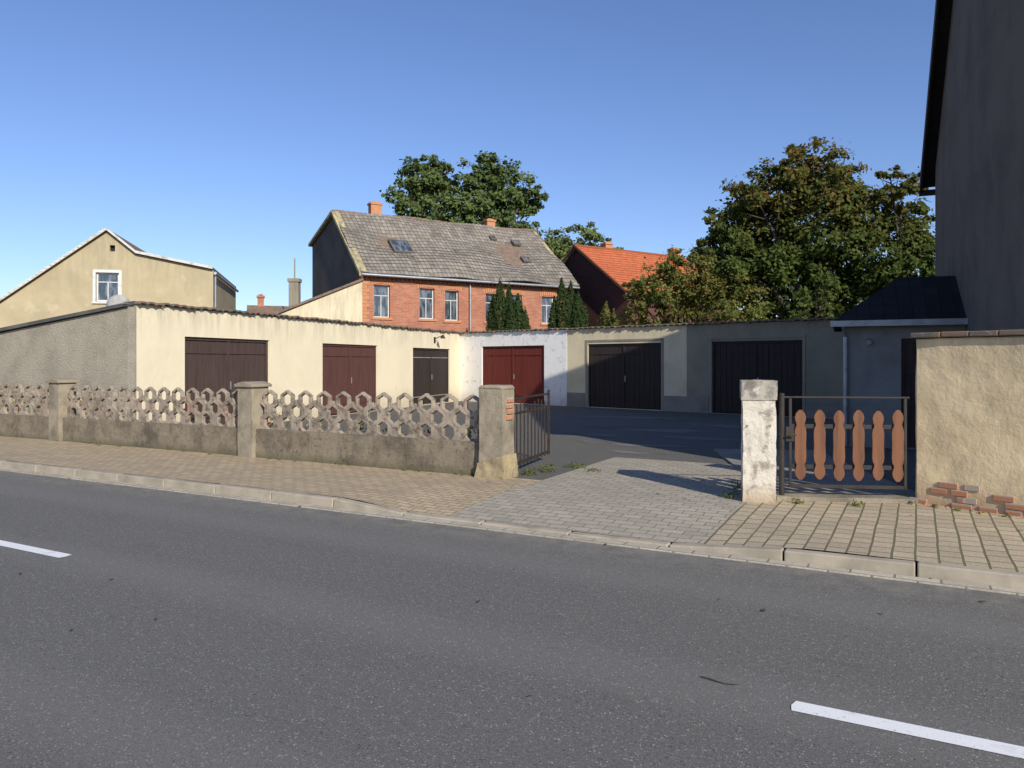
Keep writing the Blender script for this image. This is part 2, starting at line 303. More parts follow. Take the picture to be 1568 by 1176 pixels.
while s<60:
    e=s+.985; za,zb=kz(s)+R.uniform(-.004,.004),kz(e)+R.uniform(-.004,.004); j=R.uniform(-.004,.004)
    mb.add([(s,6.722,-.05),(e,6.722,-.05),(e,6.84,-.05),(s,6.84,-.05),(s,6.73+j,za),(e,6.73+j,zb),(e,6.84,zb),(s,6.84,za)],
           [(3,2,1,0),(4,5,6,7),(0,1,5,4),(1,2,6,5),(2,3,7,6),(3,0,4,7)]); s+=1.0
mb.build('kerb',[M_kerb],rz=RZ,bevel=.012)
def sheet(name,s0,s1,n0,n1,mat,ds=.3,dz=0,zf=pz):
    ns=max(1,int((s1-s0)/ds)); nn=max(1,int((n1-n0)/ds)); vs=[];fs=[]
    for j in range(nn+1):
        for i in range(ns+1):
            a=s0+(s1-s0)*i/ns; b=n0+(n1-n0)*j/nn; vs.append((a,b,zf(a,b)+dz))
    for j in range(nn):
        for i in range(ns):
            k=j*(ns+1)+i; fs.append((k,k+1,k+ns+2,k+ns+1))
    mb=MB(); mb.add(vs,fs); return mb.build(name,[mat],rz=RZ,smooth=True,recalc=False)
sheet('pavement',-45,-4.5,6.842,9.2,M_pavL)
sheet('pavement',-1.72,40,6.842,10.2,M_pavR)
sheet('driveway_paving',-4.498,-1.722,6.842,12.0,M_pavD)
def yz(s,n): 
    t=min(1,max(0,(n-12)/12)); return .088-.025*t
sheet('yard_ground',-45,40,9.0,50,M_yard,ds=1,zf=yz)
mb=MB(); R=random.Random(21)
for (s,n,a,b_) in ((-5.0,14.2,1.3,.22),(-3.4,16.0,1.8,.2),(-6.0,17.5,1.6,.3),(-2,13.6,1.0,.16),(-7.5,21,2.5,.4),(-3.8,19.5,1.5,.25),(-4.4,12.9,.8,.12),(-6.4,15.6,.8,.2),(-5.0,20,1.2,.2),(-2.4,17.6,1,.2)):
    pts=[(s+math.cos(t)*a*R.uniform(.5,1.15),n+math.sin(t)*b_*R.uniform(.5,1.2)+.9*math.sin(t*2+s)*b_) for t in [2*math.pi*i/21 for i in range(21)]]
    mb.add([(x,y,yz(x,y)+.005) for x,y in pts],[tuple(range(21))])
mb.build('yard_asphalt_patches',[M_yardp],rz=RZ,recalc=False)
mb=MB(); mb.box(-60,60,1.1,1.246,-.05,.11); mb.build('kerb',[M_kerb],rz=RZ,bevel=.012)
sheet('pavement',-60,60,-4,1.098,M_pavL,zf=lambda a,b:.105)

# ------------------------------------------------------------ lattice wall
G=group('concrete_lattice_wall',rz=RZ)
rows=[(.685,0),(.885,1),(1.085,0)]; AA=.2; BB=.2
def tile(mb,cx,cz,kind,AA,y0=9.19,y1=9.255):
    """concrete block: rhombic cell with a hexagonal opening pointed at top and bottom"""
    n=24; loops=[[],[],[],[],[]]; ib=[]
    for i in range(n):
        t=2*math.pi*i/n; c,s_=math.cos(t),math.sin(t)
        R=1/(abs(c)/AA+abs(s_)/BB); R0=R
        # hexagon with vertices at top/bottom
        tt=t-math.pi/2
        hexr=1/abs(math.cos(((tt)%(math.pi/3))-math.pi/6))
        if kind=='top' and s_>=-1e-6: R=.146*hexr*.93
        ri=min(.096*hexr,.80*R0)*(1+.06*mnoise.noise(Vector((cx*5+c,cz*5+s_,0))))
        rm=max(min(R-.012,ri+.02),ri+.008)
        for l,(r,y) in enumerate(((ri,y0+.004),(ri+.004,y0),(rm,y0),(R,y0+.004),(R,y1))):
            loops[l].append((cx+c*r,y,cz+s_*r))
        ib.append((cx+c*ri,y1,cz+s_*ri))
    L=loops+[ib]; vs=sum(L,[]); fs=[]
    for a,b in ((0,1),(1,2),(2,3),(3,4),(4,5),(5,0)):
        for i in range(n): j=(i+1)%n; fs.append((a*n+i,a*n+j,b*n+j,b*n+i))
    mb.add(vs,fs)
segs=[(-9.82,-5.42),(-15.28,-10.18),(-20.6,-15.66),(-26,-20.96)]
mb=MB()
for a,b in segs:
    nt_=int(round((b-a)/(2*AA))); st=(b-a)/nt_; A2=st/2
    for r,(cz,off) in enumerate(rows):
        for i in range(nt_+(1 if off else 0)):
            cx=a+st*(i+(0 if off else .5)); tile(mb,cx,cz,'top' if r==2 else 'mid',A2)
    for i in range(nt_+1):
        cx=a+st*i; mb.prism([(cx-A2,.485),(cx,.285),(cx+A2,.485),(cx,.685)],9.194,9.25,'y')
mb.build('lattice_blocks',[M_lat],G)
mb=MB(); mb.box(-26,-5.38,9.1,9.34,-.05,.575); mb.build('plinth',[M_plinth],G,bevel=0,rough=(6,.35,.035))
for k,sx in enumerate((-10.0,-15.47,-20.78)):
    mb=MB(); mb.box(sx-.17,sx+.17,9.02,9.38,-.05,1.28); mb.build('pillar_%d'%k,[M_conc],G,rough=(4,.3,.02))
    mb=MB(); mb.prism([(sx-.22,1.283),(sx+.22,1.283),(sx+.22,1.33),(sx+.05,1.375),(sx-.05,1.375),(sx-.22,1.33)],8.98,9.42,'y'); mb.build('cap_%d'%k,[M_conc],G,bevel=.01)
G=group('gate_pillar',rz=RZ)
mb=MB(); mb.box(-5.38,-5.01,9.0,9.34,-.05,1.33); mb.build('shaft',[M_conc],G,rough=(5,.25,.03))
mb=MB(); mb.prism([(-5.4,1.33),(-4.99,1.33),(-5.03,1.385),(-5.36,1.385)],8.985,9.355,'y'); mb.build('cap',[M_conc],G,bevel=.02,rough=(3,.2,.02))
mb=MB()
for i in range(4): mb.box(-5.02,-4.985+.008*(i%2),9.1+.03*(i%2),9.28,.9+.08*i,.97+.08*i)
mb.build('exposed_bricks',[M_postbrick],G,bevel=.008)
mb=MB(); mb.prism([(-5.44,-.05),(-4.97,-.05),(-4.975,.22),(-5.0,.42),(-5.4,.30)],8.97,9.38,'y'); mb.build('render_patch',[surf('ochre_render',(.38,.30,.17),[((.25,.2,.13),3,.42,.62)],.95)],G,rough=(4,.2,.06))

# right gate pillar
G=group('gate_pillar',(2.65,8.62,0),math.radians(-14))
mb=MB(); mb.box(0,.36,0,.36,-.05,1.28); mb.build('shaft',[M_post],G,rough=(5,.2,.035))
mb=MB(); mb.box(-.015,.375,-.015,.375,1.27,1.49); mb.build('head',[surf('grey_cap',(.42,.38,.31),[((.2,.18,.15),6,.45,.6),((.58,.54,.46),9,.58,.68)],.95,((60,.6,.012),))],G,rough=(5,.2,.025))

# open driveway gate leaf: steel frame with spaced vertical slats
ang=math.atan2(1.75,.42)-.10; G=group('driveway_gate',(.0,10.62,.0),ang); L=1.85
mb=MB()
mb.box(0,L,-.015,.015,1.17,1.20); mb.box(0,L,-.015,.015,.22,.26); mb.box(0,.035,-.018,.018,.2,1.25); mb.box(L-.035,L,-.018,.018,.2,1.25)
for i in range(10):
    x=.14+i*(L-.28)/9; mb.box(x-.022,x+.022,-.027,-.016,.20,1.10+.03*math.sin(i*1.3))
mb.box(.03,L-.03,-.014,.012,.95,.985)
mb.tube((.02,0,.02),(.02,0,1.3),.03,.03,10)
mb.build('slats',[M_iron],G,bevel=.003)

# pedestrian picket gate
p0=Vector((3.13,8.80,0)); p1=Vector((4.56,8.62,0)); dd=p1-p0; L=dd.length; G=group('picket_gate',p0,math.atan2(dd.y,dd.x))
mb=MB(); mb.tube((.03,0,0),(.03,0,1.34),.03,.03,12); mb.box(.05,L,-.010,.010,1.285,1.305); mb.box(.11,.14,-.015,.015,.24,1.28); mb.box(L-.06,L-.03,-.015,.015,.24,1.28)
mb.box(.14,L-.06,-.015,.015,.24,.28); mb.box(.14,L-.06,.0,.03,.93,.98); mb.box(.14,L-.06,.0,.03,.46,.51)
mb.box(.07,.16,-.03,-.015,.78,.95); mb.tube((.08,-.09,.86),(.17,-.09,.86),.012); mb.tube((.12,-.09,.86),(.12,0,.86),.01)
mb.build('steel_frame',[M_ironG],G,bevel=.003)
mb=MB()
for i in range(6):
    x=.235+i*.215; z0,z1=.33+.008*math.sin(i*2),1.15+.01*math.sin(i*3); w=.066
    up=[(.060,z0+.30),(w,z1-.27),(.060,z1-.22),(.044,z1-.185),(.044,z1-.165),(.056,z1-.13),(.062,z1-.09),(.050,z1-.045),(.018,z1-.004)]
    low=[(a,z0+z1-b_) for a,b_ in up]
    prof=up+[(-a,b_) for a,b_ in up[::-1]]+[(-a,b_) for a,b_ in low]+[(a,b_) for a,b_ in low[::-1]]
    mb.prism([(x+a,b_) for a,b_ in prof],-.026,-.003,'y')
mb.build('pickets',[M_picket],G,bevel=.004)
mb=MB(); mb.box(-.05,L+.05,-.12,.22,-.02,.15); mb.build('threshold',[M_conc],G,rough=(4,.2,.02))
mb=MB(); mb.box(-.05,L+.3,.23,5.0,-.02,.118); mb.build('path',[M_base],G)

# right boundary wall, running from the small gate and then along the front of the corner house
q0=Vector((4.60,8.56)); qd=Vector((.82,-.94)); q1=q0+qd*1.12; q2=q1+Vector((.915,-.403))*9
G=group('rendered_boundary_wall')
pts=[q0,q1]
def offs(pts,d):
    out=[]
    for i,p in enumerate(pts):
        a=(pts[min(i+1,len(pts)-1)]-pts[max(i-1,0)]).normalized(); out.append(p+Vector((-a.y,a.x))*d)
    return out
inn=offs(pts,.28)
def dens(P,n=6):
    o=[]
    for i in range(len(P)-1):
        for k in range(n): o.append(P[i].lerp(P[i+1],k/n))
    return o+[P[-1]]
A=dens(pts,10);B=dens(inn,10)
vs=[];fs=[];nz=12
for i,(a,b_) in enumerate(zip(A,B)):
    for k in range(nz+1): z=-.05+2.02*k/nz; vs.append((a.x,a.y,z))
    for k in range(nz+1): z=-.05+2.02*k/nz; vs.append((b_.x,b_.y,z))
S=2*(nz+1)
for i in range(len(A)-1):
    for k in range(nz):
        a=i*S+k; fs.append((a,a+S,a+S+1,a+1)); a+=nz+1; fs.append((a,a+1,a+S+1,a+S))
    fs.append((i*S+nz,(i+1)*S+nz,(i+1)*S+S-1,i*S+S-1))
for i in (0,len(A)-1):
    for k in range(nz): fs.append((i*S+k,i*S+k+1,i*S+nz+2+k,i*S+nz+1+k))
mb=MB(); mb.add(vs,fs); mb.build('wall_body',[M_wallR],G,rough=(3,.5,.03),smooth=True)
e1=q1+Vector((.02,.03)); e2=q2; nn2=Vector((.403,.915))*.26
mb=MB(); mb.prism([tuple(e1),tuple(e2),tuple(e2+nn2),tuple(e1+nn2)],-.05,1.965,'z'); mb.build('wall_return',[M_wallR],G)
mb=MB(); R=random.Random(3); ca=offs(pts,-.05); cb=offs(pts,.33)
A=dens(ca,5);B=dens(cb,5)
A[0]=A[0]+Vector((-.03,.03));B[0]=B[0]+Vector((-.03,.03))
for i in range(len(A)-1):
    a0,a1,b0,b1=A[i],A[i+1].lerp(A[i],.02),B[i],B[i+1].lerp(B[i],.02); h=R.uniform(-.006,.006)
    mb.prism([tuple(a0),tuple(a1),tuple(b1),tuple(b0)],1.98+h,2.04+h,'z')
mb.build('coping',[M_tilecap],G,bevel=.012)
# crumbled render: exposed bricks set in the wall foot, with a few fragments on the ground
mb=MB(); R=random.Random(5); wn=Vector((-.754,-.657)); wd=(q1-q0).normalized(); Lw_=(q1-q0).length
def obrick(t,z,w,h,out):
    p=q0+wd*t; a=p-wn*.05; f=p+wn*out
    mb.prism([tuple(a-wd*w/2),tuple(a+wd*w/2),tuple(f+wd*w/2),tuple(f-wd*w/2)],z,z+h,'z',0)
for r in range(4):
    t=.10*r+R.uniform(0,.05)
    while t<Lw_:
        if R.random()<(.85,.6,.35,.15)[r]: obrick(t,.095+r*.072,R.uniform(.14,.2),.062,R.uniform(.012,.028))
        t+=R.uniform(.2,.26)
for i in range(26):
    p=q0.lerp(q1,R.random()); off=R.uniform(.02,.2); r=R.uniform(.008,.026); c=Vector((p.x+wn.x*off,p.y+wn.y*off,.102+r*.3))
    bm=bmesh.new(); bmesh.ops.create_icosphere(bm,subdivisions=1,radius=r)
    vs=[tuple(c+Vector((v.co.x*1.3*R.uniform(.7,1.3),v.co.y*R.uniform(.7,1.3),v.co.z*.8*R.uniform(.7,1.3)))) for v in bm.verts]
    fs=[tuple(v.index for v in f.verts) for f in bm.faces]; bm.free(); mb.add(vs,fs,R.choice([0,1,1]))
mb.build('exposed_bricks_and_rubble',[M_postbrick,M_conc],G,bevel=.006)

# ------------------------------------------------------------ garages
def door(mb,x0,x1,z0,z1,y,nb,m,hw=1,handle=True,strap=False):
    c=(x0+x1)/2; R=random.Random(int(x0*100))
    mb.box(x0,x0+.06,y-.03,y+.06,z0,z1,m); mb.box(x1-.06,x1,y-.03,y+.06,z0,z1,m); mb.box(x0+.06,x1-.06,y-.03,y+.06,z1-.07,z1,m)
    for a,b_ in ((x0+.07,c-.006),(c+.006,x1-.07)):
        for i in range(nb):
            u0=a+(b_-a)*i/nb; u1=a+(b_-a)*(i+1)/nb-.008; dy=R.uniform(-.004,.004)
            mb.box(u0,u1,y+dy,y+.03+dy,z0+.03+R.uniform(0,.02),z1-.08,m)
        for zz in (z0+.3,z1-.38): mb.box(a+.01,b_-.01,y-.022,y-.006,zz,zz+.035 if strap else zz+.02,hw if strap else m)
    mb.box(c-.03,c+.03,y-.03,y-.007,z0+.03,z1-.08,m)
    mb.box(x0+.06,x1-.06,y+.05,y+.06,z0,z1,hw)
    if handle: mb.box(c+.05,c+.08,y-.045,y-.02,z0+.95,z0+1.15,hw+1)
def tile_edge(mb,x0,x1,z,m=0,step=.235,seed=1):
    R=random.Random(seed); x=x0
    while x<x1:
        n=5; r=step*.5; zz=z+R.uniform(-.014,.014)
        out=[(x+r+math.cos(math.pi*i/n)*r*.98,zz+math.sin(math.pi*i/n)*.06) for i in range(n+1)]
        inn_=[(x+r+math.cos(math.pi*i/n)*r*.8,zz+math.sin(math.pi*i/n)*.036-.014) for i in range(n+1)][::-1]
        y0=-.10+R.uniform(-.03,.03)
        mb.prism(out+inn_,y0,.34,'y',m); x+=step
K=1.12
# left wing (its street-side wall runs parallel to the street)
G=group('garage_row',(-7.05*K,14.1*K,0),math.atan2(.943,.333)); L=15.3*K; Hh=2.93
drs=[(1.22*K,3.92*K,.08,2.29),(6.12*K,9.01*K,.08,2.27),(11.35*K,14.3*K,.08,2.25)]
mb=MB(); wall(mb,0,L,lambda x:Hh+.02*mnoise.noise(Vector((x,0,0))),drs,0,.24,m=0,breaks=[i*.5 for i in range(35)])
mb.build('front_wall',[M_cream],G)
sk=lambda y:.157*y
DP=6.5; zr=lambda y:Hh-.03-.095*y
mb=MB()
mb.hexa([(sk(.241)-.0,.241,0),(.3+sk(.241),.241,0),(.3+sk(DP),DP,0),(sk(DP),DP,0)],[(sk(.241),.241,zr(.24)),(.3+sk(.241),.241,zr(.24)),(.3+sk(DP),DP,zr(DP)),(sk(DP),DP,zr(DP))])
mb.box(sk(DP)+.3,L,DP-.25,DP,0,zr(DP)); mb.prism([(.241,0),(DP-.25,0),(DP-.25,zr(DP)),(.241,zr(.24))],L-.24,L,'x')
mb.hexa([(-.006,.0,0),(-.001,.0,0),(-.001,.24,0),(sk(.24)-.006,.24,0)],[(-.006,.0,Hh-.03),(-.001,.0,Hh-.03),(-.001,.24,Hh-.03),(sk(.24)-.006,.24,Hh-.03)])
mb.build('side_walls',[M_grey],G)
mb=MB()
mb.hexa([(-.06,.02,Hh-.015),(L,.02,Hh-.015),(L,DP+.2,zr(DP)+.01),(-.06+sk(DP),DP+.2,zr(DP)+.01)],[(-.06,.02,Hh+.06),(L,.02,Hh+.06),(L,DP+.2,zr(DP)+.09),(-.06+sk(DP),DP+.2,zr(DP)+.09)])
mb.build('felt_roof',[M_tar],G)
mb=MB(); tile_edge(mb,-.05,L-.05,Hh+.01,seed=4); mb.build('edge_tiles',[M_tilecap],G)
for i,(d_,mm) in enumerate(zip(drs,(M_brown,M_maroon,M_brown2))):
    mb=MB(); door(mb,d_[0]+.002,d_[1]-.002,d_[2],d_[3]-.002,.08,7,0,strap=(i==2)); mb.build('door_%d'%i,[mm,M_iron if i<2 else M_base,M_zinc],G,bevel=.003)
mb=MB(); x=13.0*K; mb.tube((x,-.01,2.62),(x,-.36,2.76),.016); mb.tube((x,-.36,2.78),(x,-.36,2.64),.035,.11,12); mb.box(x-.07,x+.07,-.02,-.002,2.46,2.7)
mb.build('wall_lamp',[M_iron],G)
# back row
G=group('garage_row',(-1.96*K,28.5*K,0),math.atan2(-.669,.743)); L=16.2*K; Hb=2.93
drs=[(1.14*K,4.12*K,.08,2.36),(5.96*K,8.69*K,.08,2.37),(10.36*K,12.95*K,.08,2.37)]
tf=lambda x:Hb+.02*mnoise.noise(Vector((x,3,0)))
mb=MB(); wall(mb,-.3,5.1*K,tf,drs[:1],0,.24,m=0); mb.build('white_wall',[M_white],G)
mb=MB(); wall(mb,5.1*K+.003,9.55*K,tf,drs[1:2],.012,.24,m=0,breaks=[i*.7 for i in range(27)]); mb.build('beige_wall',[M_beige],G)
mb=MB(); wall(mb,9.55*K+.003,L,tf,drs[2:],.015,.24,m=0,breaks=[i*.7 for i in range(27)]); mb.build('shade_toned_wall',[M_beigeS],G)  # same beige wall continued, the house's shade painted into its colour
mb=MB()
for a,b_ in ((5.11*K,5.85*K),(8.80*K,10.25*K),(13.06*K,L)): mb.box(a,b_,-.012,.011,.03,.58)
mb.build('cement_plinth',[M_base],G,bevel=.006)
mb=MB(); mb.prism([(.241,0),(4.8,0),(4.8,2.3),(.241,Hb-.03)],L-.24,L,'x',0); mb.box(0,L-.24,4.6,4.8,0,2.28); mb.build('rear_walls',[M_grey],G)
mb=MB(); mb.hexa([(0,.02,Hb-.015),(L+.05,.02,Hb-.015),(L+.05,5,2.28),(0,5,2.28)],[(0,.02,Hb+.06),(L+.05,.02,Hb+.06),(L+.05,5,2.36),(0,5,2.36)]); mb.build('felt_roof',[M_tar],G)
mb=MB(); tile_edge(mb,-.05,L-.1,Hb+.01,seed=9); mb.build('edge_tiles',[M_tilecap],G)
for i,(d_,mm) in enumerate(zip(drs,(M_redw,M_brown2,M_brown2))):
    mb=MB(); door(mb,d_[0]+.002,d_[1]-.002,d_[2],d_[3]-.002,.08,7,0,strap=False); mb.build('door_%d'%i,[mm,M_iron,M_zinc],G,bevel=.003)
mb=MB()
for dx0,dx1 in [(5.96*K,8.69*K),(10.36*K,12.95*K)]:
    mb.box(dx0-.1,dx0-.005,-.008,.011,.03,2.44); mb.box(dx1+.005,dx1+.1,-.008,.011,.03,2.44); mb.box(dx0-.1,dx1+.1,-.008,.011,2.442,2.52)
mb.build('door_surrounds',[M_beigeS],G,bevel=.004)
# satellite dish
G=group('satellite_dish',(-8.85,16.9,2.82),math.radians(200))
bm=bmesh.new(); bmesh.ops.create_uvsphere(bm,u_segments=28,v_segments=20,radius=.55)
bmesh.ops.delete(bm,geom=[v for v in bm.verts if v.co.z>-.42],context='VERTS')
me=bpy.data.meshes.new('dish'); bm.to_mesh(me); bm.free(); me.materials.append(M_dish); ob=bpy.data.objects.new('dish',me); sc.collection.objects.link(ob); ob.parent=G; ob.rotation_euler=(math.radians(75),0,0); ob.location=(0,-.48,.27); ob.scale=(.8,.8,1)
for p in me.polygons: p.use_smooth=True
ob.modifiers.new('s','SOLIDIFY').thickness=.01
mb=MB(); mb.tube((0,0,-.1),(0,0,.25),.02); mb.tube((0,.0,.05),(0,.45,.12),.012); mb.build('mast',[M_dish],G)

# ------------------------------------------------------------ brick house
G=group('brick_house',(-7.6,37.8,0),math.atan2(.502,.865)); L=13.0; E=6.2; RY,RH=4.5,10.0
wins=[(1.11,.43,4.0,5.65),(3.61,.42,4.0,5.6),(5.06,.40,3.95,5.55),(7.54,.42,3.95,5.5),(9.03,.4,3.95,5.5),(11.2,.42,3.95,5.5)]
ops=[(c-h,c+h,a,b_) for c,h,a,b_ in wins]
mb=MB(); wall(mb,0,L,lambda x:E,ops,0,.3); mb.build('front_wall',[M_brick],G)
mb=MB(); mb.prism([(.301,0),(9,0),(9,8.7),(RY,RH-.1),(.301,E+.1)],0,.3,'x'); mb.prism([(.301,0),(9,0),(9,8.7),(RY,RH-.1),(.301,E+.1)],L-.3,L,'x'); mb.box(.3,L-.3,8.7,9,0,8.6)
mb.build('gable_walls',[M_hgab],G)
mb=MB()
for (a,b_,z0,z1) in ops:
    n=9; cx=(a+b_)/2
    for i in range(n):
        t=(i-(n-1)/2)/((n-1)/2); x=cx+t*(b_-a+.2)/2; z=z1-.02+.10*(1-t*t); sl=t*.03
        mb.add([(x-.05,-.03,z),(x+.05,-.03,z),(x+.055+sl,-.03,z+.24),(x-.055+sl,-.03,z+.24),(x-.05,.1,z),(x+.05,.1,z),(x+.055+sl,.1,z+.24),(x-.055+sl,.1,z+.24)],
            [(3,2,1,0),(4,5,6,7),(0,1,5,4),(1,2,6,5),(2,3,7,6),(3,0,4,7)],0)
    mb.box(a-.12,b_+.12,-.06,.12,z0-.12,z0-.002,0)
mb.box(-.02,L,-.03,-.001,E-.42,E-.34); mb.box(-.04,L,-.10,-.001,E-.16,E-.02)
for i in range(int(L/.24)): mb.box(i*.24,i*.24+.12,-.07,-.002,E-.30,E-.162)
for i in range(18):
    w=.42 if i%2 else .3; mb.box(-.035,w,-.032,-.002,2.4+i*.19,2.4+i*.19+.18)
mb.build('brick_trim',[M_brickO],G)
mb=MB()
for (a,b_,z0,z1) in ops: window(mb,a+.003,b_-.003,z0,z1,.15,0,1,.055,True)
mb.build('windows',[M_frame,M_glass],G)
sl=math.hypot(RY+.35,RH-E+.1)
tiled_slope('front_roof',(-.15,-.35,E-.02),(1,0,0),(0,RY+.35,RH-E+.1),L+.3,sl,[M_tile],G,sag=.24)
mb=MB(); mb.prism([(-.33,E-.1),(RY,RH-.02),(9.2,8.75),(9.2,8.65),(RY,RH-.15),(-.33,E-.2)],.05,L-.05,'x'); mb.build('roof_deck',[M_tilecap],G)
mb=MB(); mb.prism([(RY+.05,RH+.06),(9.3,8.84),(9.3,8.76),(RY+.05,RH-.0)],-.1,L+.1,'x'); mb.build('rear_roof',[M_tile],G)
mb=MB()
for i in range(40):
    x=-.15+i*(L+.3)/40; dz=.10*mnoise.noise(Vector((x*.35,5,1))); mb.tube((x,RY,RH+.06+.01*(i%2)+dz),(x+.36,RY,RH+.08+dz),.11,.125,8)
mb.build('ridge_tiles',[M_tilecap],G)
mb=MB(); mb.prism([(-.35,E+.0),(RY,RH+.12),(9.2,8.9),(9.2,8.75),(RY,RH-.06),(-.35,E-.18)],-.2,-.02,'x'); mb.prism([(-.3,E+.06),(RY,RH+.17),(RY,RH+.05),(-.3,E-.04)],-.02,.22,'x'); mb.prism([(-.3,E+.06),(RY,RH+.17),(RY,RH+.05),(-.3,E-.04)],L-.1,L+.14,'x')
mb.build('verge_mortar',[M_lichen],G)
mb=MB(); mb.tube((-.1,-.42,E-.1),(L+.1,-.42,E-.13),.07,.07,10); mb.tube((6.1,-.12,E-.2),(6.1,-.12,0),.045,.045,8); mb.build('gutter_pipe',[M_zinc],G)
def chim(mb,x,y,w,z0,z1):
    mb.box(x-w,x+w,y-w*.8,y+w*.8,z0,z1); mb.box(x-w-.05,x+w+.05,y-w*.8-.05,y+w*.8+.05,z1+.002,z1+.12); mb.box(x-w*.7,x+w*.7,y-w*.5,y+w*.5,z1+.122,z1+.2)
mb=MB(); chim(mb,2.5,RY+.4,.32,9.2,10.75); chim(mb,9.9,RY+.2,.28,9.2,10.45); mb.build('chimneys',[M_brickO],G,bevel=.01)
mb=MB(); u=Vector((0,RY+.35,RH-E+.1)).normalized(); nn=Vector((1,0,0)).cross(u)
def sky(mb,x,v,w,h):
    o_=Vector((x,-.35,E-.02))+u*v
    def q(a,b_,c): return tuple(o_+Vector((a,0,0))+u*b_+nn*c)
    for (a0,a1,b0,b1,h1,mi) in ((0,w,0,.08,.13,0),(0,w,h-.08,h,.13,0),(0,.08,.08,h-.08,.13,0),(w-.08,w,.08,h-.08,.13,0),(.08,w-.08,.08,h-.08,.10,1)):
        mb.add([q(a0,b0,0),q(a1,b0,0),q(a1,b1,0),q(a0,b1,0),q(a0,b0,h1),q(a1,b0,h1),q(a1,b1,h1),q(a0,b1,h1)],[(3,2,1,0),(4,5,6,7),(0,1,5,4),(1,2,6,5),(2,3,7,6),(3,0,4,7)],mi)
sky(mb,2.3,2.2,1.15,1.25); sky(mb,6.1,2.4,.5,.5); sky(mb,10.4,2.3,.55,.5); sky(mb,2.9,1.5,.4,.35); sky(mb,10.6,4.2,.5,.5); sky(mb,9.2,4.6,.4,.4)
mb.build('skylights',[M_darkr,M_glass],G)

# cream annex
G=group('cream_annex',(-10.8,35.0,0),math.radians(14)); La=3.75
mb=MB(); tfa=lambda x:3.95+(5.6-3.95)*x/La
wall(mb,0,La,tfa,[],0,.3); mb.box(.0,.3,.3,3,0,3.9); mb.box(La-.3,La,.3,3,0,5.4); mb.box(.3,La-.3,2.7,3,0,3.95); mb.build('walls',[M_beige],G)
mb=MB(); mb.prism([(-.9,3.62),(La+.05,5.62),(La+.05,5.74),(-.9,3.74)],-.12,3.2,'y'); mb.build('roof',[M_tilecap],G)
G=group('rendered_chimney',(-10.85,37.5,0)); mb=MB(); mb.box(-.24,.24,-.22,.22,0,5.7); mb.box(-.29,.29,-.27,.27,5.702,5.88); mb.tube((0,0,5.8),(0,0,6.9),.035); mb.build('stack',[M_beigeS],G,bevel=.01)
G=group('outbuilding',(-13.4,38.6,0),math.radians(20)); mb=MB(); mb.box(0,2.2,0,3,0,3.9); mb.build('walls',[M_brick],G)
mb=MB(); mb.prism([(-.3,3.8),(1.5,4.75),(3.3,3.8),(3.3,3.7),(1.5,4.65),(-.3,3.7)],-.2,2.4,'x'); mb.build('roof',[M_tilecap],G)
mb=MB(); chim(mb,.5,1.5,.16,4.2,5.15); mb.build('chimney',[M_brick],G)

# ------------------------------------------------------------ tan house (left)
G=group('tan_gable_house',(-27.5,31.6,0),math.atan2(.24,.97))
prof=[(3.0,2.55),(9.52,7.62),(10.73,6.62),(14.0,6.0)]
def tft(x):
    for (a,za),(b_,zb) in zip(prof[:-1],prof[1:]):
        if a<=x<=b_: return za+(zb-za)*(x-a)/(b_-a)
    return prof[-1][1]
ops=[(9.05,10.0,4.45,5.75),(9.62,9.84,6.72,7.0)]
mb=MB(); wall(mb,3.0,14,tft,ops,0,.3,breaks=[p[0] for p in prof]); mb.box(13.7,14,.3,9,0,5.9); mb.box(3.2,3.5,.3,9,0,2.6); mb.build('walls',[M_tan],G)
mb=MB()
for (a,za),(b_,zb) in zip(prof[:-1],prof[1:]): mb.prism([(a,za+.02),(b_,zb+.02),(b_,zb+.12),(a,za+.12)],-.14,9.2,'y')
mb.build('roof',[M_tilecap],G)
mb=MB()
for (a,za),(b_,zb) in zip(prof[:-1],prof[1:]): mb.prism([(a,za+.03),(b_,zb+.03),(b_,zb+.15),(a,za+.15)],-.2,-.141,'y')
n=34
for i in range(n):
    x=3.3+i*6.1/n; z=tft(x)+.15; mb.box(x,x+.1,-.22,.05,z-.02,z+.05)
mb.build('verge_trim',[M_trimw],G)
mb=MB(); a,b_,z0,z1=ops[0]
mb.box(a-.12,a-.002,-.03,-.001,z0-.1,z1+.13); mb.box(b_+.002,b_+.12,-.03,-.001,z0-.1,z1+.13); mb.box(a-.002,b_+.002,-.03,-.001,z1+.002,z1+.13); mb.box(a-.15,b_+.15,-.08,-.031,z0-.1,z0-.02)
window(mb,a+.003,b_-.003,z0,z1,.1,0,1,.07,True); mb.box(9.62,9.84,.2,.22,6.72,7.0,2); mb.build('windows',[M_frame,M_glass,M_black],G)
mb=MB(); mb.tube((14.08,.1,0),(14.08,.1,5.8),.05); mb.tube((14.1,-.1,5.85),(14.1,9,5.85),.07); mb.box(14.001,14.05,.25,.6,5.2,5.8); mb.build('downpipe',[M_zinc],G)

